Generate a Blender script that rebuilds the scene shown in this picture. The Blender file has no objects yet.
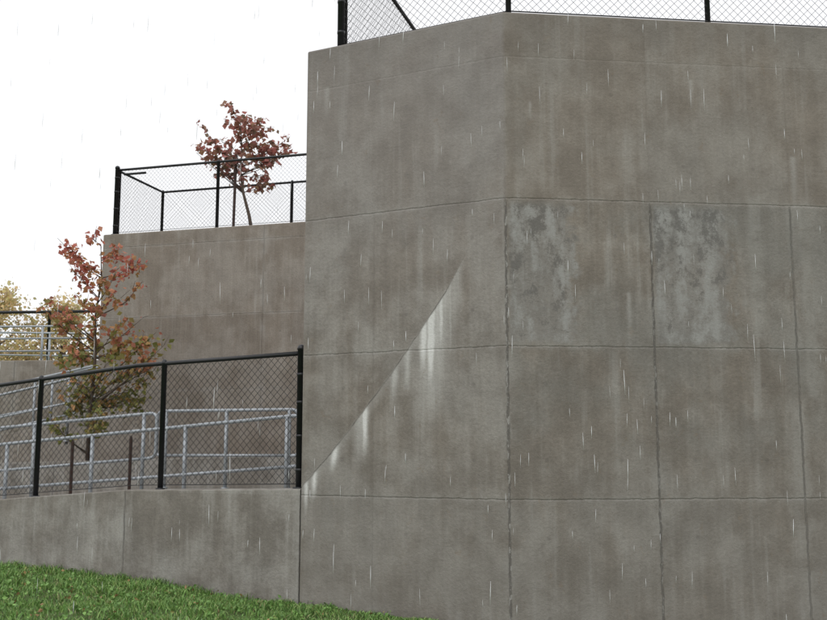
import bpy, bmesh, math, random
import numpy as np
from mathutils import Vector, Matrix
random.seed(7); rng=np.random.default_rng(7)
scn=bpy.context.scene
EYE=1.5
# ---------------------------------------------------------------- node helpers
class NT:
    def __init__(s,mat): s.t=mat.node_tree; s.n=s.t.nodes; s.l=s.t.links
    def new(s,typ): return s.n.new(typ)
    def put(s,sock,v):
        if isinstance(v,E): s.l.new(v.o,sock)
        else: sock.default_value=v
    def math(s,op,*a,clamp=False):
        n=s.new('ShaderNodeMath'); n.operation=op; n.use_clamp=clamp
        for i,x in enumerate(a): s.put(n.inputs[i],x)
        return E(s,n.outputs[0])
    def comb(s,x,y,z=0.0):
        n=s.new('ShaderNodeCombineXYZ')
        for i,v in enumerate((x,y,z)): s.put(n.inputs[i],v)
        return E(s,n.outputs[0])
    def noise(s,vec,scale=1.0,detail=4.0,rough=0.55,dist=0.0):
        n=s.new('ShaderNodeTexNoise'); n.noise_dimensions='2D' if s2d[0] else '3D'; s.put(n.inputs['Vector'],vec)
        n.inputs['Scale'].default_value=scale; n.inputs['Detail'].default_value=detail
        n.inputs['Roughness'].default_value=rough; n.inputs['Distortion'].default_value=dist
        return E(s,n.outputs[0])
    def mix(s,f,a,b,mode='MIX'):
        n=s.new('ShaderNodeMixRGB'); n.blend_type=mode
        for i,v in enumerate((f,a,b)):
            if isinstance(v,tuple) and len(v)==3: v=(*v,1)
            s.put(n.inputs[i],v)
        return E(s,n.outputs[0])
    def sstep(s,x,a,b,o0=0.0,o1=1.0):
        n=s.new('ShaderNodeMapRange'); n.interpolation_type='SMOOTHSTEP'
        s.put(n.inputs[0],x)
        n.inputs[1].default_value=a; n.inputs[2].default_value=b
        n.inputs[3].default_value=o0; n.inputs[4].default_value=o1
        return E(s,n.outputs[0])
    def ramp(s,x,stops):
        n=s.new('ShaderNodeValToRGB'); s.put(n.inputs[0],x); cr=n.color_ramp
        while len(cr.elements)<len(stops): cr.elements.new(0.5)
        for e,(p,c) in zip(cr.elements,stops):
            e.position=p; e.color=(*c,1) if isinstance(c,tuple) else (c,c,c,1)
        return E(s,n.outputs[0])
s2d=[False]
class E:
    def __init__(s,nt,o): s.nt=nt; s.o=o
    def __add__(s,b): return s.nt.math('ADD',s,b)
    __radd__=__add__
    def __mul__(s,b): return s.nt.math('MULTIPLY',s,b)
    __rmul__=__mul__
    def __sub__(s,b): return s.nt.math('SUBTRACT',s,b)
    def __rsub__(s,b): return s.nt.math('SUBTRACT',b,s)
    def __truediv__(s,b): return s.nt.math('DIVIDE',s,b)
    def abs(s): return s.nt.math('ABSOLUTE',s)
    def clamp(s): return s.nt.math('ADD',s,0.0,clamp=True)
def newmat(name,rough=0.8,metal=0.0,color=(0.5,0.5,0.5)):
    m=bpy.data.materials.new(name); m.use_nodes=True
    b=m.node_tree.nodes['Principled BSDF']
    b.inputs['Roughness'].default_value=rough; b.inputs['Metallic'].default_value=metal
    b.inputs['Base Color'].default_value=(*color,1)
    return m,NT(m),b
def bump(nt,b,h,dist=0.01,strength=1.0):
    n=nt.new('ShaderNodeBump'); n.inputs['Strength'].default_value=strength; n.inputs['Distance'].default_value=dist
    nt.put(n.inputs['Height'],h); nt.l.new(n.outputs[0],b.inputs['Normal'])

# ---------------------------------------------------------------- concrete
def concrete(name,jx=1.225,joff=0.0,rows=True,main=False,ca=(0.235,0.206,0.173),cb=(0.290,0.273,0.248),seed=0.0,rowoff=2.053,jstr=1.0,mott=1.0):
    s2d[0]=True
    m,nt,b=newmat(name,0.85)
    uvn=nt.new('ShaderNodeUVMap'); sp=nt.new('ShaderNodeSeparateXYZ'); nt.l.new(uvn.outputs[0],sp.inputs[0])
    u=E(nt,sp.outputs[0]); v=E(nt,sp.outputs[1])
    us=u+seed*3.7; vs=v+seed*1.3
    P=nt.comb(us,vs)
    wob=(nt.noise(P,9.0,2)-0.5)*0.035
    big=nt.noise(P,0.85,2,0.6)
    med=nt.noise(nt.comb(us+3.1,vs),2.6,5,0.70)
    stk=nt.noise(nt.comb(us*6.0,vs*0.45),1.0,3,0.62)
    stk2=nt.noise(nt.comb(us*24.0,vs*1.0+7.0),1.0,2,0.6)
    fine=nt.noise(P,40.0,2,0.7)
    uu=u-joff; vv=v-rowoff
    jd=(uu+wob*0.6-nt.math('ROUND',uu/jx)*jx).abs()
    hd=(vv+wob*0.4-nt.math('ROUND',vv/1.22)*1.22).abs()
    J=nt.sstep(jd,0.002,0.013,1,0)
    Jh=nt.sstep(jd,0.0,0.10,1,0)
    if main:
        jm=nt.sstep(v,2.0,2.06,1.0,0.2)*nt.sstep(u,-0.6,-0.3,0.3,1.0); J=J*jm; Jh=Jh*jm
    wn=nt.new('ShaderNodeTexWhiteNoise'); wn.noise_dimensions='2D'
    nt.l.new(nt.comb(nt.math('FLOOR',uu/jx)+seed,nt.math('FLOOR',vv/1.22)).o,wn.inputs['Vector']); pan=E(nt,wn.outputs['Value'])
    f=nt.sstep(big*0.45+med*0.3+stk*0.25+(pan-.5)*.06,0.40,0.60)
    c=nt.mix(f,ca,cb)
    q=mott
    br=(1-.06*q+pan*0.12*q)*nt.sstep(med,0.25,0.75,1-.22*q,1+.19*q)*(1-.16*q+stk*0.33*q)*(0.90+stk2*0.20)*(0.80+fine*0.40)
    c=nt.mix(1.0,c,nt.comb(br,br,br),'MULTIPLY')
    st=nt.sstep(stk,0.50,0.66)*nt.sstep(big,0.42,0.6)
    c=nt.mix(st*0.30*q,c,(0.165,0.137,0.108))
    lime=nt.sstep(stk2*0.45+stk*0.55,0.54,0.68)*nt.sstep(big,0.56,0.44)
    c=nt.mix(lime*0.33*q,c,(0.40,0.395,0.375))
    c=nt.mix(Jh*0.30*nt.sstep(med,0.40,0.6),c,(0.37,0.365,0.345))
    c=nt.mix(J*(0.30+0.35*nt.sstep(med,0.45,0.55))*jstr,c,(0.085,0.078,0.07))
    hj=J
    if rows:
        Hh=nt.sstep(hd,0.0,0.045,1,0); H=nt.sstep(hd,0.002,0.010,1,0)
        if main: 
            tp=nt.sstep(v,2.8,3.0,1,0.30); Hh=Hh*tp; H=H*tp
        c=nt.mix(Hh*0.30*nt.sstep(med,0.35,0.6),c,(0.37,0.365,0.345))
        c=nt.mix(H*(0.08+0.34*nt.sstep(stk2,0.45,0.6))*jstr,c,(0.09,0.08,0.072))
        dd=nt.math('FRACT',(vv*-1.0)/1.22)
        c=nt.mix(nt.sstep(dd,0.02,0.30,1,0)*nt.sstep(dd,0.0,0.02)*nt.sstep(stk,0.42,0.62)*0.28*q,c,(0.15,0.135,0.117))
        hj=nt.math('MAXIMUM',J,H*0.6)
        tu=(uu+0.3-nt.math('ROUND',(uu+0.3)/0.61)*0.61); tv=(vv+0.3-nt.math('ROUND',(vv+0.3)/0.61)*0.61)
        td=nt.math('SQRT',tu*tu+tv*tv)+wob*.3
        c=nt.mix(nt.sstep(td,0.010,0.024,1,0)*0.28,c,(0.09,0.08,0.075))
    if main:
        c=nt.mix(nt.sstep(v,2.0,2.1)*nt.sstep(u,-0.02,0.02)*0.35,c,nt.mix(med,(0.195,0.167,0.138),(0.31,0.275,0.24)))
        c=nt.mix(nt.sstep(u,-0.02,0.02,1,0)*nt.sstep(v,0.0,3.4)*0.55,c,nt.mix(med,(0.232,0.212,0.202),(0.335,0.311,0.302)))
        c=nt.mix(nt.sstep(v,-1.5,1.2,0.50,0.0),c,nt.mix(med*.5+stk*.5,(0.145,0.136,0.118),(0.262,0.248,0.225)))
        e=(nt.noise(nt.comb(u,v+31.0),5.0,3,0.7)-0.5)*0.4
        def rect(u0,u1,v0,v1,soft=0.07):
            a=nt.sstep(u+e*0.12,u0,u0+0.05)*nt.sstep(u+e,u1-soft,u1+soft,1,0)
            return a*nt.sstep(v+e*0.15,v0,v0+0.06)*nt.sstep(v+e*0.1,v1-0.10,v1,1,0)
        R=nt.math('MAXIMUM',rect(0.0,0.56,0.84,2.06),rect(1.225,1.88,0.84,2.06))
        mot=nt.noise(nt.comb(u,v*0.75+41.0),6.0,6,0.80)
        mot2=nt.noise(nt.comb(u*9.0,v*1.2+44.0),1.0,2)
        # soft greenish-grey weathering across the middle courses of the right face
        D=nt.sstep(u,0.0,0.1)*nt.sstep(v,-0.5,0.3)*nt.sstep(v,2.0,2.06,1,0.3)*nt.sstep(big*.45+mot*.35+med*.2,0.42,0.58)
        c=nt.mix(D*0.42,c,(0.155,0.150,0.132))
        c=nt.mix(R*0.50,c,(0.245,0.242,0.232))
        c=nt.mix(R*nt.sstep(mot*.65+mot2*.35,0.44,0.64)*0.72,c,(0.38,0.38,0.366))
        c=nt.mix(R*nt.sstep(mot+(v-1.45)*-.10,0.48,0.36)*0.60,c,(0.125,0.12,0.112))
        R3=nt.math('MAXIMUM',rect(2.05,2.16,0.9,2.2,0.08),rect(2.5,2.62,0.4,2.1,0.1))
        c=nt.mix(R3*0.32,c,(0.38,0.372,0.345))
        cn=nt.sstep(nt.noise(nt.comb(u*3.0,v+51.0),11.0,3,0.7),0.53,0.60)
        for off,ww,ai in ((0.0,0.020,.75),(1.225,0.015,.45)):
            dj=(u-off+wob*0.9).abs()
            vj=nt.sstep(dj,0.003,ww,1,0)*nt.sstep(v,1.95,2.08,1,0)
            c=nt.mix(vj*0.45,c,(0.095,0.088,0.08))
            c=nt.mix(vj*cn*ai,c,(0.42,0.41,0.385))
        pts=[(-1.94,-.33),(-1.6,.015),(-1.31,.34),(-1.02,.68),(-.554,1.29),(-.30,1.72)]
        vc=nt.ramp((u+1.94)/1.64,[((a+1.94)/1.64,(bb+.4)/2.4) for a,bb in pts])*2.4-0.4+wob*0.8
        d_=vc-v
        inr=nt.sstep(u,-1.96,-1.93)*nt.sstep(u,-0.36,-0.30,1,0)
        fade=nt.sstep(u,-0.6,-0.35,1,0.15)
        c=nt.mix(nt.sstep(d_,-0.03,0.01)*nt.sstep(d_,0.01,0.16,1,0)*inr*0.32*fade,c,(0.44,0.43,0.41))
        cr=nt.sstep(d_.abs(),0.003,0.013,1,0)*inr*fade
        c=nt.mix(cr*(0.30+0.45*nt.sstep(med,.42,.55)),c,(0.09,0.08,0.07))
        tot=None
        for cc,w,L,a in [(-.675,.038,.80,1.3),(-.745,.034,.52,1.1),(-.585,.024,.62,.85),(-.64,.13,1.2,.48),(-1.30,.026,.48,1.1),(-1.34,.05,.5,.4),
                         (-1.60,.035,.22,1.0),(-1.80,.025,.27,1.0),(-1.02,.03,.34,.5),(-.45,.05,.6,.32),(-.90,.03,.45,.4),(-.50,.018,.9,.35),(-1.88,.02,.3,.7)]:
            x=(u-cc+wob*0.6)/w
            g=nt.math('POWER',2.718,(x*x)*-1.0)
            k=g*nt.sstep(d_,-0.01,0.03)*nt.sstep(d_/L,0.2,1.0,1,0)*a
            tot=k if tot is None else nt.math('MAXIMUM',tot,k)
        tot=(tot*inr*(0.50+stk2*0.8+fine*.4)).clamp()
        c=nt.mix(tot,c,(0.70,0.70,0.68))
        for cc,vt,w,L in [(1.62,3.15,.02,.35),(.22,2.9,.012,.2),(2.5,2.5,.03,.7),(-1.72,3.3,.03,.4),(1.02,1.3,.02,.5)]:
            x=(u-cc+wob*0.6)/w
            k=nt.math('POWER',2.718,(x*x)*-1.0)*nt.sstep(v,vt-.03,vt,1,0)*nt.sstep(v,vt-L,vt-.05)
            c=nt.mix(k*0.40,c,(0.48,0.47,0.45))
        c=nt.mix(nt.sstep(mot,0.62,0.72)*(1.0-R)*0.30,c,(0.23,0.17,0.115))
        c=nt.mix(nt.sstep(v+stk*0.5,3.55,3.9)*0.22,c,(0.155,0.143,0.13))
    nt.l.new(c.o,b.inputs['Base Color'])
    bump(nt,b,fine*0.7-hj*1.2,0.006,0.8)
    s2d[0]=False
    return m
M_main=concrete('concrete_stained',main=True,mott=.85)
M_low=concrete('concrete_low',jx=1.99,joff=-1.94,rows=False,seed=17.0,ca=(0.225,0.205,0.178),cb=(0.30,0.288,0.265),mott=.75)
M_bg=concrete('concrete_terrace',jx=4.88,joff=-3.0,seed=33.0,ca=(0.245,0.211,0.175),cb=(0.295,0.267,0.234),rowoff=2.2,jstr=.35,mott=.5)
M_far=concrete('concrete_far',jx=2.44,seed=53.0,rows=False,ca=(0.225,0.195,0.163),cb=(0.28,0.255,0.225),mott=.6)

def simple(name,col,rough=0.5,metal=0.0,var=0.2,scale=20.0):
    m,nt,b=newmat(name,rough,metal,col)
    tc=nt.new('ShaderNodeTexCoord')
    n=nt.noise(E(nt,tc.outputs['Object']),scale,2,0.6)
    c=nt.mix(n,tuple(x*(1-var) for x in col),tuple(x*(1+var) for x in col))
    nt.l.new(c.o,b.inputs['Base Color'])
    return m
M_black=simple('black_vinyl',(0.017,0.018,0.021),0.42,0.0,0.3)
M_galv=simple('galvanised_steel',(0.38,0.41,0.44),0.45,0.3,0.35,14)
M_rust=simple('weathered_brown_steel',(0.06,0.035,0.028),0.8,0.0,0.4)
M_bark=simple('bark',(0.12,0.09,0.07),0.9,0.0,0.4,30)
M_mulch=simple('mulch',(0.07,0.045,0.03),0.95,0.0,0.5,25)
M_pave=simple('pavement',(0.26,0.245,0.22),0.9,0.0,0.15,3)

def ground_mat():
    m,nt,b=newmat('grass_ground',0.95)
    tc=nt.new('ShaderNodeTexCoord'); P=E(nt,tc.outputs['Object'])
    a=nt.noise(P,1.2,3); f=nt.noise(P,30.0,3,0.7)
    c=nt.mix(a,(0.06,0.10,0.025),(0.11,0.15,0.045))
    c=nt.mix(nt.sstep(f,0.5,0.7)*0.6,c,(0.06,0.045,0.028))
    nt.l.new(c.o,b.inputs['Base Color']); bump(nt,b,f,0.03,1.0)
    return m
M_ground=ground_mat()
def leafmat(name,stops,zlo=None,zhi=None,spread=0.5,trans=0.3,rough=0.6):
    m,nt,b=newmat(name,rough)
    g=nt.new('ShaderNodeNewGeometry'); r=E(nt,g.outputs['Random Per Island'])
    if zlo is not None:
        tc=nt.new('ShaderNodeTexCoord'); s=nt.new('ShaderNodeSeparateXYZ'); nt.l.new(tc.outputs['Object'],s.inputs[0])
        z=nt.math('DIVIDE',E(nt,s.outputs[2])-zlo,zhi-zlo)
        f=(z+(r-0.5)*spread).clamp()
    else: f=r
    c=nt.ramp(f,stops)
    r2=nt.math('FRACT',r*37.7)
    k=0.7+r2*0.6
    c=nt.mix(1.0,c,nt.comb(k,k,k),'MULTIPLY')
    nt.l.new(c.o,b.inputs['Base Color'])
    if trans>0:
        t=nt.new('ShaderNodeBsdfTranslucent'); nt.l.new(c.o,t.inputs[0])
        mx=nt.new('ShaderNodeMixShader'); mx.inputs[0].default_value=trans
        out=[n for n in nt.n if n.type=='OUTPUT_MATERIAL'][0]
        nt.l.new(b.outputs[0],mx.inputs[1]); nt.l.new(t.outputs[0],mx.inputs[2]); nt.l.new(mx.outputs[0],out.inputs[0])
    return m

# ---------------------------------------------------------------- mesh helpers
def link(o,parent=None):
    scn.collection.objects.link(o)
    if parent: o.parent=parent
    return o
def empty(name):
    o=bpy.data.objects.new(name,None); o.empty_display_size=0.2; return link(o)
def mk(name,verts,faces,mat,parent=None,smooth=False,recalc=False):
    me=bpy.data.meshes.new(name); me.from_pydata([tuple(v) for v in verts],[],faces); me.materials.append(mat)
    if recalc:
        bm=bmesh.new(); bm.from_mesh(me); bmesh.ops.recalc_face_normals(bm,faces=bm.faces); bm.to_mesh(me); bm.free()
    if smooth: me.polygons.foreach_set('use_smooth',[True]*len(me.polygons))
    me.update()
    return link(bpy.data.objects.new(name,me),parent)
def prism(name,foot,z0,ztop,mat,u0=0.0,parent=None,bev=0.012,topmat=None):
    n=len(foot); zt=ztop if isinstance(ztop,(list,tuple)) else [ztop]*n
    zb=z0 if isinstance(z0,(list,tuple)) else [z0]*n
    vs=[(x,y,zb[i]) for i,(x,y) in enumerate(foot)]+[(x,y,zt[i]) for i,(x,y) in enumerate(foot)]
    me=bpy.data.meshes.new(name); fs=[]; uvs=[]
    u=u0
    for i in range(n):
        j=(i+1)%n; L=math.dist(foot[i],foot[j])
        fs.append((i,j,n+j,n+i)); uvs+= [(u,zb[i]),(u+L,zb[j]),(u+L,zt[j]),(u,zt[i])]; u+=L
    fs.append(tuple(range(n,2*n))); uvs+=[foot[i] for i in range(n)]
    fs.append(tuple(range(n-1,-1,-1))); uvs+=[foot[i] for i in range(n-1,-1,-1)]
    me.from_pydata(vs,[],fs); me.materials.append(mat)
    if topmat: me.materials.append(topmat); me.polygons[n].material_index=1
    l=me.uv_layers.new(name='UVMap')
    for i,c in enumerate(uvs): l.data[i].uv=c
    me.update()
    o=link(bpy.data.objects.new(name,me),parent)
    bm=bmesh.new(); bm.from_mesh(me); bmesh.ops.recalc_face_normals(bm,faces=bm.faces); bm.to_mesh(me); bm.free()
    if bev:
        md=o.modifiers.new('bevel','BEVEL'); md.width=bev; md.segments=2; md.limit_method='ANGLE'; md.angle_limit=math.radians(20)
    return o
def roundpath(pts,r=0.0,seg=5):
    pts=[Vector(p) for p in pts]
    if r<=0: return pts
    out=[pts[0]]
    for i in range(1,len(pts)-1):
        a,b,c=pts[i-1],pts[i],pts[i+1]
        rr=min(r,(a-b).length*0.45,(c-b).length*0.45)
        p=b+(a-b).normalized()*rr; q=b+(c-b).normalized()*rr
        for k in range(seg+1):
            t=k/seg; out.append(p*(1-t)**2+b*2*t*(1-t)+q*t*t)
    out.append(pts[-1]); return out
def tube(V,F,pts,rad,sides=8,cap=True):
    pts=[Vector(p) for p in pts]; n=len(pts)
    rads=rad if isinstance(rad,(list,tuple)) else [rad]*n
    base=len(V)
    t0=(pts[1]-pts[0]).normalized()
    ref=Vector((0,0,1)) if abs(t0.z)<0.9 else Vector((1,0,0))
    x=t0.cross(ref).normalized()
    for i,p in enumerate(pts):
        if i==0: t=pts[1]-p
        elif i==n-1: t=p-pts[i-1]
        else: t=(pts[i+1]-p).normalized()+(p-pts[i-1]).normalized()
        t.normalize()
        x=(x-t*x.dot(t))
        if x.length<1e-5: x=t.orthogonal()
        x.normalize(); y=t.cross(x)
        for k in range(sides):
            a=2*math.pi*k/sides
            V.append(p+(x*math.cos(a)+y*math.sin(a))*rads[i])
    for i in range(n-1):
        for k in range(sides):
            k2=(k+1)%sides
            F.append((base+i*sides+k,base+i*sides+k2,base+(i+1)*sides+k2,base+(i+1)*sides+k))
    if cap:
        F.append(tuple(base+k for k in range(sides-1,-1,-1)))
        F.append(tuple(base+(n-1)*sides+k for k in range(sides)))
def tubes(name,paths,mat,parent=None,sides=10,smooth=True):
    V=[];F=[]
    for p in paths:
        tube(V,F,p[0],p[1],sides)
    return mk(name,V,F,mat,parent,smooth)
def post(V,F,x,y,z0,z1,r,sides=12):
    pts=[(x,y,z0),(x,y,z1),(x,y,z1+0.002),(x,y,z1+0.02),(x,y,z1+0.04),(x,y,z1+0.05)]
    tube(V,F,pts,[r,r,r*1.15,r*1.12,r*0.8,r*0.25],sides)
def chain(V,F,P0,P1,h,pitch=0.072,r=0.0022):
    P0=Vector(P0);P1=Vector(P1); L=math.hypot(P1.x-P0.x,P1.y-P0.y); D=(P1-P0)/L
    nrm=Vector((-(P1-P0).y,(P1-P0).x,0)).normalized()
    for sgn in (1,-1):
        c=-h+ (pitch*0.37)
        while c<L+h:
            if sgn==1: t0=max(0,-c); t1=min(h,L-c); s0=c+t0; s1=c+t1
            else: t0=max(0,c-L); t1=min(h,c); s0=c-t0; s1=c-t1
            if t1-t0>0.03:
                a=P0+D*s0+Vector((0,0,t0))+nrm*(0.0025*sgn); b=P0+D*s1+Vector((0,0,t1))+nrm*(0.0025*sgn)
                tube(V,F,[a,b],r,3,False)
            c+=pitch
def fence(name,poly,posts,h,rp=0.028,rt=0.021,term=(),bottom=True,pitch=0.072,wire=0.0022,gap=0.04,anchors=True):
    e=empty(name)
    V=[];F=[]
    for i,p in enumerate(posts):
        r=rp*1.35 if i in term else rp
        post(V,F,p[0],p[1],p[2]-0.05,p[2]+h+(0.03 if i in term else -0.01),r)
        if anchors: tube(V,F,[(p[0],p[1],p[2]-0.01),(p[0],p[1],p[2]+0.012)],r*1.7,12)
        if i in term:
            for zz in (0.15,0.45,0.75,1.0): tube(V,F,[(p[0],p[1],p[2]+zz),(p[0],p[1],p[2]+zz+0.025)],r*1.1,12)
    mk('posts',V,F,M_black,e,True)
    tubes('top_rail',[([(x,y,z+h) for x,y,z in poly],rt)],M_black,e)
    V=[];F=[]
    for a,b in zip(poly[:-1],poly[1:]):
        chain(V,F,(a[0],a[1],a[2]+gap),(b[0],b[1],b[2]+gap),h-gap-0.01,pitch,wire)
    mk('wire_mesh',V,F,M_black,e)
    if bottom: tubes('bottom_wire',[([(x,y,z+gap) for x,y,z in poly],0.004 if bottom is True else bottom)],M_black,e,6)
    return e

# ---------------------------------------------------------------- layout (eye-relative heights, lifted by EYE at the end)
A=(-0.985,8.856);B=(0.755,8.0);C=(10.0,9.035);G=(0.78,15.07);Fp=(-5.32,16.8);K=(10.0,12.46)
TOP=3.67
tall=prism('concrete_retaining_wall',[A,B,C,K,G],-1.9,TOP,M_main,u0=-1.938,bev=0.018)
bgw=prism('concrete_retaining_wall',[Fp,(0.779,15.075),(9.99,12.47),(9.99,21.5),(-4.0,21.5)],-1.6,TOP-0.004,M_bg,u0=-6.0,bev=0.02)
def bl(x): return 15.8-.283*(x+1.785)
mk('planting_bed',[(-5.0,bl(-5.0)+.32,TOP+.006),(0.5,bl(.5)+.32,TOP+.006),(0.75,bl(.5)+1.5,TOP+.006),(-4.7,bl(-5)+1.5,TOP+.006)],[(0,1,2,3)],M_mulch)

d=Vector((-.897,.441)).normalized(); nb=Vector((.441,.897)).normalized()
def low(s,back=0.0): return (A[0]+d.x*s+nb.x*back, A[1]+d.y*s+nb.y*back)
def ltop(s): 
    return -.332-.021*s if s<1.99 else -.374-.074*(s-1.99)
ss=[0.012,1.99,3.6,7.2]; bk=0.014
foot=[low(s,bk) for s in reversed(ss)]+[low(s,bk+.25) for s in ss]
zt=[ltop(s) for s in reversed(ss)]+[ltop(s) for s in ss]
prism('low_ramp_wall',foot,-1.9,zt,M_low,u0=-1.94-7.2,bev=0.012)
def lp(s): x,y=low(s,bk+.11); return (x,y,ltop(s))
fence('chain_link_fence',[lp(s) for s in (0.07,1.99,3.6,7.1)],[lp(s) for s in (0.09,1.66,3.28,4.9,6.5)],1.205,rp=0.027,rt=0.021,term=(0,),wire=0.0026)

def on(P,Q,t,inset=0.0):
    D=Vector((Q[0]-P[0],Q[1]-P[1])).normalized(); N=Vector((-D.y,D.x))
    return (P[0]+D.x*t+N.x*inset,P[1]+D.y*t+N.y*inset,TOP)
fa=on(A,B,.30,.10); fb=on(A,B,1.95,.10); fr=on(B,C,8.6,.10)
ret=(fa[0]+.283*6.0,fa[1]+.959*6.0,TOP)
fence('chain_link_fence',[fa,fb,fr],[fa,fb]+[on(B,C,t,.10) for t in (1.84,3.65,5.5,7.4)],1.2,rp=.024,term=(0,),bottom=0.006,wire=.0018)
fence('chain_link_fence',[(fa[0]+.03,fa[1]+.08,TOP),ret],[(fa[0]+.026,fa[1]+.09,TOP),(fa[0]+.283*2.9,fa[1]+.959*2.9,TOP),ret],1.2,wire=.0018)
g0=(-5.14,16.86,TOP); g1=(0.4,bl(.4)+.12,TOP); g2=(-4.72,18.35,TOP); g3=(1.0,16.75,TOP)
def lerp(a,b,t): return tuple(a[i]+(b[i]-a[i])*t for i in range(3))
fence('chain_link_fence',[g0,g1],[g0,lerp(g0,g1,.335),lerp(g0,g1,.67),g1],1.15,rp=.028,term=(0,),wire=.0016)
fence('chain_link_fence',[lerp(g0,g2,.03),g2,g3],[lerp(g0,g2,.05),g2,lerp(g2,g3,.44),lerp(g2,g3,.9)],1.15,rp=.028,wire=.0016)
tubes('fence_sign',[([(-5.0,16.80,TOP+1.06),(-4.6,16.69,TOP+1.06)],0.02)],M_black)

Lx=[(low(s,.27),ltop(s)-.14) for s in (7.2,3.6,1.99,-.3)]
V=[(p[0],p[1],z) for p,z in Lx]+[(-8.6,22,-.9),(-5.6,22,-.66),(-1.0,18,-.5),(2.0,14.0,-.46)]
n=len(V)//2
F=[(i,i+1,n+i+1,n+i) for i in range(n-1)]
V+= [(x,y,-1.9) for x,y,z in V]
F+=[(i,i+1,8+i+1,8+i) for i in range(3)]+[(0,4,12,8),(4,5,13,12),(5,6,14,13),(6,7,15,14)]
mk('ramp_pavement',V,F,M_pave,recalc=True)
def pl(x,off=0): return 13.0-.283*(x+1.8)+off
prism('planter_wall',[(-6.9,pl(-6.9)),(0.25,pl(.25)),(0.25,pl(.25,.22)),(-6.9,pl(-6.9,.22))],-1.2,[-.20,-.02,-.02,-.20],M_low,bev=.01)
mk('planting_bed',[(-6.9,pl(-6.9,.2),-.30),(.25,pl(.25,.2),-.12),(.25,15.4,-.1),(-5.2,17.2,-.2),(-6.9,17.2,-.25)],[(0,1,2,3,4)],M_mulch)
prism('upper_ramp_wall',[(-9.5,18.2),(-5.4,17.0),(-5.2,17.6),(-9.3,18.9)],-1.2,[-.1,.55,.55,-.1],M_far,bev=.01)
prism('terrace_wall',[(-22,25.5),(-4.4,24.2),(-4.4,24.5),(-22,25.8)],-1.6,2.20,M_far,bev=.02)
prism('terrace_ground',[(-60,28),(-22,25.8),(-4.4,24.5),(12,24.0),(60,40),(60,140),(-60,140)],-1.6,2.05,M_far,bev=0,topmat=M_ground)

# ---------------------------------------------------------------- galvanised pipe handrails
def railing(name,P,Q,h=0.95,step=1.25,r=0.021,tex=0.18,bars=(.42,)):
    P=Vector(P);Q=Vector(Q); e=empty(name); L=(Q-P).length; D=(Q-P)/L
    up=Vector((0,0,1)); paths=[]
    lo=bars[0]
    pa=[P+up*(h*lo),P-D*tex+up*(h*lo),P-D*tex+up*h,Q+D*tex+up*h,Q+D*tex+up*(h*lo),Q+up*(h*lo)]
    paths.append((roundpath(pa,.10,6),r))
    for bb in bars: paths.append(([P+up*(h*bb),Q+up*(h*bb)],r*.9))
    n=max(1,round(L/step))
    tubes('rails',paths,M_galv,e)
    V=[];F=[]
    for i in range(n+1):
        p=P+D*(L*i/n)
        tube(V,F,[p-up*.05,p+up*(h-.005)],r*1.1,10)
        tube(V,F,[p-up*.01,p+up*.012],r*2.2,12)
    mk('posts',V,F,M_galv,e,True)
    return e
railing('pipe_handrail',(-1.35,10.75,-.56),(-4.95,12.3,-.84),h=.92,step=1.15)
railing('pipe_handrail',(-1.50,12.15,-.46),(-3.10,12.6,-.46),h=.95,step=.8,tex=.12)
railing('pipe_handrail',(-3.35,12.5,-.50),(-6.4,13.4,-.74),h=.95,step=1.3)
railing('pipe_handrail',(-5.55,17.3,.50),(-8.9,18.3,-.10),h=.95,step=1.2,tex=.15)
railing('pipe_handrail',(-5.75,19.0,.62),(-9.5,20.2,.05),h=1.0,step=1.2,tex=.15)
railing('pipe_handrail',(-5.3,15.4,.14),(-8.0,15.9,-.42),h=.95,step=1.2,tex=.15)
railing('pipe_handrail',(-20,25.6,2.12),(-7.9,24.65,2.12),h=.95,step=1.3,r=.026,bars=(.35,.68))
railing('pipe_handrail',(-20,27.6,2.3),(-8.1,26.65,2.05),h=1.05,step=1.7,r=.026)
h0=(-20,30,2.1);h1=(-8.4,29,2.1)
fence('chain_link_fence',[h0,h1],[lerp(h0,h1,t) for t in (0,.2,.4,.6,.8,1)],1.95,rp=.045,rt=.045,wire=.003,pitch=.1)
for (x,y,zb) in ((-3.53,10.45,-.6),(-2.90,10.35,-.56)):
    V=[];F=[]
    tube(V,F,[(x,y,zb),(x,y,zb+.68)],.017,6); tube(V,F,[(x,y,zb+.68),(x,y,zb+.71)],[.017,.008],6)
    mk('brown_stake',V,F,M_rust)

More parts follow.
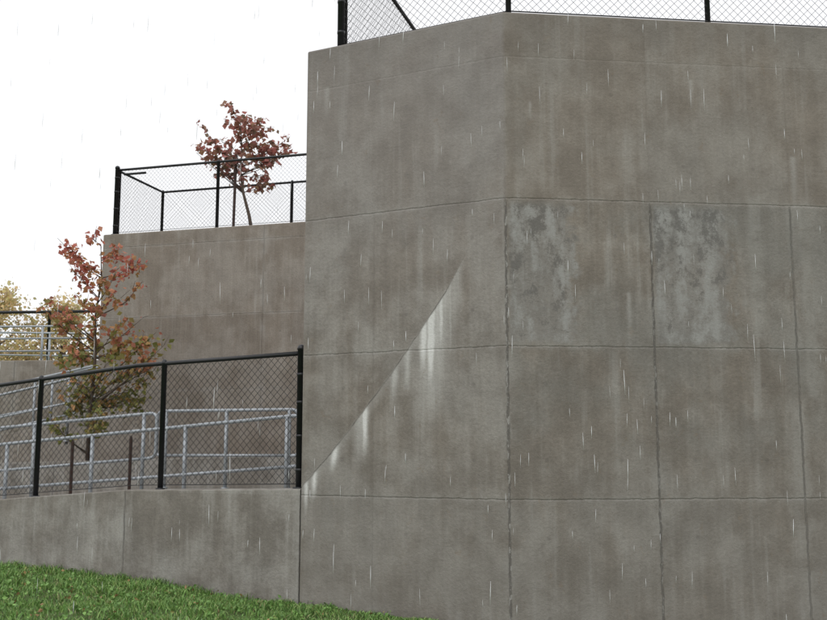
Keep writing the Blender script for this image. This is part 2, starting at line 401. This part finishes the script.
# ---------------------------------------------------------------- trees
def leaf(V,F,p,s,wd=.40):
    a=Vector((random.gauss(0,1),random.gauss(0,1),random.gauss(0,.6)-.5)).normalized()
    x=a.cross(Vector((random.gauss(0,1),random.gauss(0,1),random.gauss(0,1)))).normalized()
    nrm=a.cross(x)
    b=len(V); w=s*wd
    V+= [p,p+a*s*.42+x*w+nrm*s*.12,p+a*s,p+a*s*.42-x*w+nrm*s*.12,p+a*s*.5]
    F+= [(b,b+1,b+4),(b+1,b+2,b+4),(b,b+4,b+3),(b+4,b+2,b+3)]
def young_tree(name,base,trunk,tips,sc,leafm,nleaf,ls,depth=.35,r0=.035,spread=.10):
    e=empty(name); bx,by,bz=base
    T=[Vector((bx+x*sc,by+random.uniform(-.03,.03)*(i>0),bz+z*sc)) for i,(x,z) in enumerate(trunk)]
    V=[];F=[]; m=len(T)
    tube(V,F,T,[r0*(1-.85*i/(m-1)) for i in range(m)],8)
    LV=[];LF=[]
    for (x,z) in tips:
        tip=Vector((bx+x*sc,by+random.uniform(-depth,depth),bz+z*sc))
        zt=tip.z-abs(tip.x-bx)*.75-.12
        best=min(range(m),key=lambda i:abs(T[i].z-zt)); 
        k=max(0,min(m-2,best)); 
        t=max(0,min(1,(zt-T[k].z)/max(1e-3,T[k+1].z-T[k].z))); at=T[k].lerp(T[k+1],t)
        midp=at.lerp(tip,.5)+Vector((random.gauss(0,.04),random.gauss(0,.04),-.04))
        L=(tip-at).length
        r=.005+.006*L
        tube(V,F,[at,midp,tip],[r,r*.65,r*.25],5)
        tw=[]
        for j in range(6):
            f=random.uniform(.4,1); q=at.lerp(tip,f) if f>.5 else at.lerp(midp,f*2)
            dd=(tip-at).normalized()+Vector((random.gauss(0,.7),random.gauss(0,.7),random.gauss(0,.5)))
            ee=q+dd.normalized()*random.uniform(.10,.22)
            tube(V,F,[q,ee],[.004,.0015],4); tw.append((q,ee))
        for j in range(int(nleaf*random.choice((.5,.85,1.1,1.5)))):
            if random.random()<.75:
                q,ee=random.choice(tw); p=q.lerp(ee,random.uniform(.3,1.05))
            else:
                p=midp.lerp(tip,random.uniform(0,1.05))
            p=p+Vector((random.gauss(0,spread),random.gauss(0,spread),random.gauss(0,spread*.7)))*.55
            leaf(LV,LF,p,ls*random.uniform(.55,1.25))
    mk('trunk_and_limbs',V,F,M_bark,e,True)
    mk('leaves',LV,LF,leafm,e)
    return e
LM1=leafmat('leaves_turning',[(0.0,(.22,.24,.07)),(.28,(.34,.29,.10)),(.48,(.52,.31,.13)),(.75,(.57,.25,.15)),(1.0,(.52,.18,.14))],.4,3.1,.95,trans=.4)
LM2=leafmat('leaves_red',[(0.0,(.26,.20,.13)),(.4,(.44,.20,.16)),(.8,(.48,.18,.16)),(1,(.36,.26,.13))],trans=.4)
u0,v0=97,438
tp=[(66,236),(58,243),(97,234),(103,240),(132,254),(126,266),(140,272),(70,262),(45,297),(62,300),(52,290),(82,272),(84,292),(120,290),(104,300),(112,276),(92,262),(135,305),(158,325),(167,338),(164,350),(150,368),(62,330),(55,345),(75,345),(68,388),(60,408),(80,400),(140,388),(155,345),(120,402),(95,330),(110,345),(125,335),(98,365),(85,372),(115,380),(130,360),(105,395),(88,415),(110,415),(72,415),(140,330),(100,318),(125,318),(88,350),(75,320),(118,360),(142,350),(96,385),(128,385),(80,385)]
young_tree('young_autumn_tree',(-4.68,14.6,.02),[((x-97)*1.0,(438-y)) for x,y in [(95,460),(96,400),(98,350),(97,310),(101,270),(99,236)]],
  [(x-u0,(v0-y)) for x,y in tp],.01495,LM1,46,.094,depth=.5,spread=.09)
u1,v1=257,222
tp=[(200,127),(195,134),(208,118),(218,118),(230,106),(236,97),(245,95),(255,104),(268,114),(288,124),(291,129),(280,138),(272,148),(262,156),(225,148),(211,140),(205,133),(240,150),(232,138),(250,130),(262,128),(243,118),(268,164),(246,168),(262,140),(228,125),(236,128),(254,118),(222,136),(272,132)]
young_tree('young_red_tree',(-2.80,17.15,TOP+.03),[(x-u1,v1-y) for x,y in [(257,226),(252,200),(246,178),(243,160),(243,130),(241,100)]],
  [(x-u1,v1-y+2) for x,y in tp],.0179,LM2,32,.115,depth=.45,spread=.08)
V=[];F=[];tube(V,F,[(-3.15,17.1,TOP),(-3.13,17.1,TOP+1.5)],.025,8);mk('tree_stake',V,F,M_rust)

def distant():
    e=empty('distant_trees'); LV=[];LF=[];V=[];F=[]
    for (x,y,h,w) in [(-30,64,11.2,4),(-26,62,10.6,3.2),(-22.6,64,9.7,2.5),(-36,66,11,4.5),(-43,68,10,4.5),(-52,72,12,5),(-64,75,11,5)]:
        zb=2.0
        tube(V,F,[(x,y,zb),(x+.2,y,zb+h*.35),(x,y,zb+h*.6-.0)],[.25,.17,.06],6)
        cl=[]
        for k in range(46):
            a=random.uniform(0,6.28); rr=w*math.sqrt(random.random())*.85; zz=random.uniform(.10,.93)
            rr*= (1-.7*max(0,zz-.5)/.5)
            cl.append(Vector((x+math.cos(a)*rr,y+math.sin(a)*rr,zb+(h-zb)*zz)))
        for c in cl:
            tube(V,F,[Vector((x,y,max(zb+.5,c.z-1.6))),c],[.05,.02],4)
            for k in range(100):
                p=c+Vector((random.gauss(0,.5),random.gauss(0,.5),random.gauss(0,.4)))
                leaf(LV,LF,p,random.uniform(.16,.32))
    mk('trunks',V,F,M_bark,e,True)
    mk('foliage',LV,LF,leafmat('foliage_far',[(0,(.52,.52,.30)),(.4,(.70,.60,.30)),(.7,(.76,.58,.32)),(1,(.66,.54,.40))],trans=.5),e)
distant()

# ---------------------------------------------------------------- ground
def gz(X,Y):
    t=np.clip(.76-X,0,7.0)
    return -1.392+.042*t+.002*t*t-.028*np.clip(8-Y,0,8)-0.02*np.clip(X-.76,0,6)*0.3
xs=np.concatenate([[-400,-200,-100,-60,-35,-20],np.arange(-12,12.01,.25),[20,35,60,100,200,400]])
ys=np.concatenate([[-400,-200,-100,-50,-25,-12],np.arange(-4,14.01,.25),[20,35,60,100,200,400]])
XX,YY=np.meshgrid(xs,ys); ZZ=gz(XX,YY)
ZZ=ZZ+ .012*np.sin(XX*3.1+YY*1.7)+.01*np.sin(YY*4.3-XX*2.2)
V=np.stack([XX.ravel(),YY.ravel(),ZZ.ravel()],1).tolist(); nx=len(xs)
F=[(j*nx+i,j*nx+i+1,(j+1)*nx+i+1,(j+1)*nx+i) for j in range(len(ys)-1) for i in range(nx-1)]
mk('grass_ground',V,F,M_ground,smooth=True)
def blades(n,x0,x1,y0,hmean,name_mat):
    X=rng.uniform(x0,x1,n)
    wl=np.where(X<.76, 8+.49*(.76-X), 8+.112*(X-.76))-.01
    Y=wl-(wl-y0)*rng.random(n)**1.15
    keep=(np.sin(X*5.1+Y*2.3)+np.sin(X*2.3-Y*6.7)+rng.normal(0,1.0,n))>-1.6
    X,Y,wl=X[keep],Y[keep],wl[keep]; n=len(X)
    Z=gz(X,Y)+.012*np.sin(X*3.1+Y*1.7)+.01*np.sin(Y*4.3-X*2.2)-.005
    near=np.exp(-(wl-Y)/.10)
    cl=.75+.45*np.sin(X*9+Y*4)*np.sin(Y*11-X*3)
    h=hmean*np.clip(cl,.4,1.4)*rng.uniform(.5,1.4,n)*(1+.3*near)*np.clip(1.1-.35*(X+1),.5,1.1)
    a=rng.uniform(0,2*np.pi,n); w=rng.uniform(.0025,.005,n)
    la=rng.uniform(0,2*np.pi,n); lean=h*rng.uniform(.2,1.0,n)
    dx=np.cos(a)*w; dy=np.sin(a)*w; lx=np.cos(la)*lean; ly=np.sin(la)*lean
    ly=np.where(Y+ly>wl,-np.abs(ly),ly)
    P=np.zeros((n,5,3))
    P[:,0]=np.stack([X-dx,Y-dy,Z],1);P[:,1]=np.stack([X+dx,Y+dy,Z],1)
    P[:,2]=np.stack([X+dx*.8+lx*.35,Y+dy*.8+ly*.35,Z+h*.6],1);P[:,3]=np.stack([X-dx*.8+lx*.35,Y-dy*.8+ly*.35,Z+h*.6],1)
    P[:,4]=np.stack([X+lx,Y+ly,Z+h*.95],1)
    me=bpy.data.meshes.new('grass_blades')
    me.vertices.add(n*5); me.vertices.foreach_set('co',P.ravel())
    idx=np.arange(n)[:,None]*5
    loops=np.concatenate([idx+[0,1,2,3],idx+[3,2,4]],1).ravel()
    me.loops.add(n*7); me.loops.foreach_set('vertex_index',loops.astype(np.int32))
    me.polygons.add(n*2)
    ls=(np.arange(n)[:,None]*7+[0,4]).ravel(); me.polygons.foreach_set('loop_start',ls.astype(np.int32))
    me.update(calc_edges=True); me.validate()
    me.materials.append(name_mat)
    return link(bpy.data.objects.new('grass_blades',me))
GM=leafmat('grass_blade',[(0,(.10,.21,.05)),(.5,(.17,.33,.075)),(.88,(.26,.40,.11)),(1,(.42,.38,.2))],trans=0.0,rough=.5)
blades(120000,-6.5,1.6,5.6,.05,GM)
V=[];F=[]
for i in range(450):
    x=random.uniform(-5.5,.1); wl=8+.49*(.76-x); y=wl-random.uniform(.03,2.2)
    z=float(gz(np.array(x),np.array(y)))+.03
    for k in range(random.randint(2,6)):
        leaf(V,F,Vector((x+random.gauss(0,.03),y+random.gauss(0,.03),z+random.uniform(0,.03))),random.uniform(.02,.045))
mk('weeds',V,F,leafmat('weed_leaf',[(0,(.13,.26,.06)),(.85,(.20,.36,.09)),(.93,(.30,.2,.08)),(1,(.35,.2,.1))],trans=0.0))

# ---------------------------------------------------------------- falling rain (motion-length drops)
V=[];F=[]
for i in range(640):
    y=random.uniform(3.6,7.8); x=random.uniform(-.62,.62)*y+random.gauss(0,.3); z=random.uniform(-1.2,4.3)
    if z>1.0+y*.45: continue
    L=random.uniform(.04,.11); r=random.uniform(.0007,.0013); sl=random.uniform(-.03,.05)
    tube(V,F,[(x,y,z),(x+L*.5*sl,y,z+L*.5),(x+L*sl,y,z+L)],[r*.3,r,r*.3],4)
m,nt,b=newmat('rain_water',.3,0,(.88,.9,.92))
mk('rain',V,F,m,smooth=True)

# ---------------------------------------------------------------- light & camera
w=bpy.data.worlds.new('World'); scn.world=w; w.use_nodes=True
nt=NT(w); bg=w.node_tree.nodes['Background']
sky=nt.new('ShaderNodeTexSky'); sky.sky_type='NISHITA'; sky.sun_disc=False
el=math.radians(50); az=math.radians(205)
sky.sun_elevation=el; sky.sun_rotation=az; sky.air_density=1.0; sky.dust_density=3.0
c=nt.mix(.9,E(nt,sky.outputs[0]),(11.2,11.2,11.3))
nt.l.new(c.o,bg.inputs['Color']); bg.inputs['Strength'].default_value=.1
w.cycles.sampling_method='MANUAL'; w.cycles.sample_map_resolution=256
sd=bpy.data.lights.new('sun','SUN'); sd.energy=.55; sd.angle=math.radians(25); sd.color=(1,.97,.93)
so=link(bpy.data.objects.new('sun',sd))
dirv=Vector((math.sin(az)*math.cos(el),math.cos(az)*math.cos(el),math.sin(el)))
so.rotation_euler=dirv.to_track_quat('Z','Y').to_euler(); so.location=(0,0,20)
cd=bpy.data.cameras.new('camera'); cam=link(bpy.data.objects.new('camera',cd))
cd.sensor_width=36; cd.lens=43.53; cd.clip_end=2000; cd.clip_start=.05
cam.rotation_euler=(math.radians(98),0,0); cam.location=(0,0,0)
scn.camera=cam
for o in list(scn.collection.objects):
    if o.parent is None: o.location.z+=EYE
scn.view_settings.view_transform='Standard'; scn.view_settings.look='None'; scn.view_settings.exposure=0
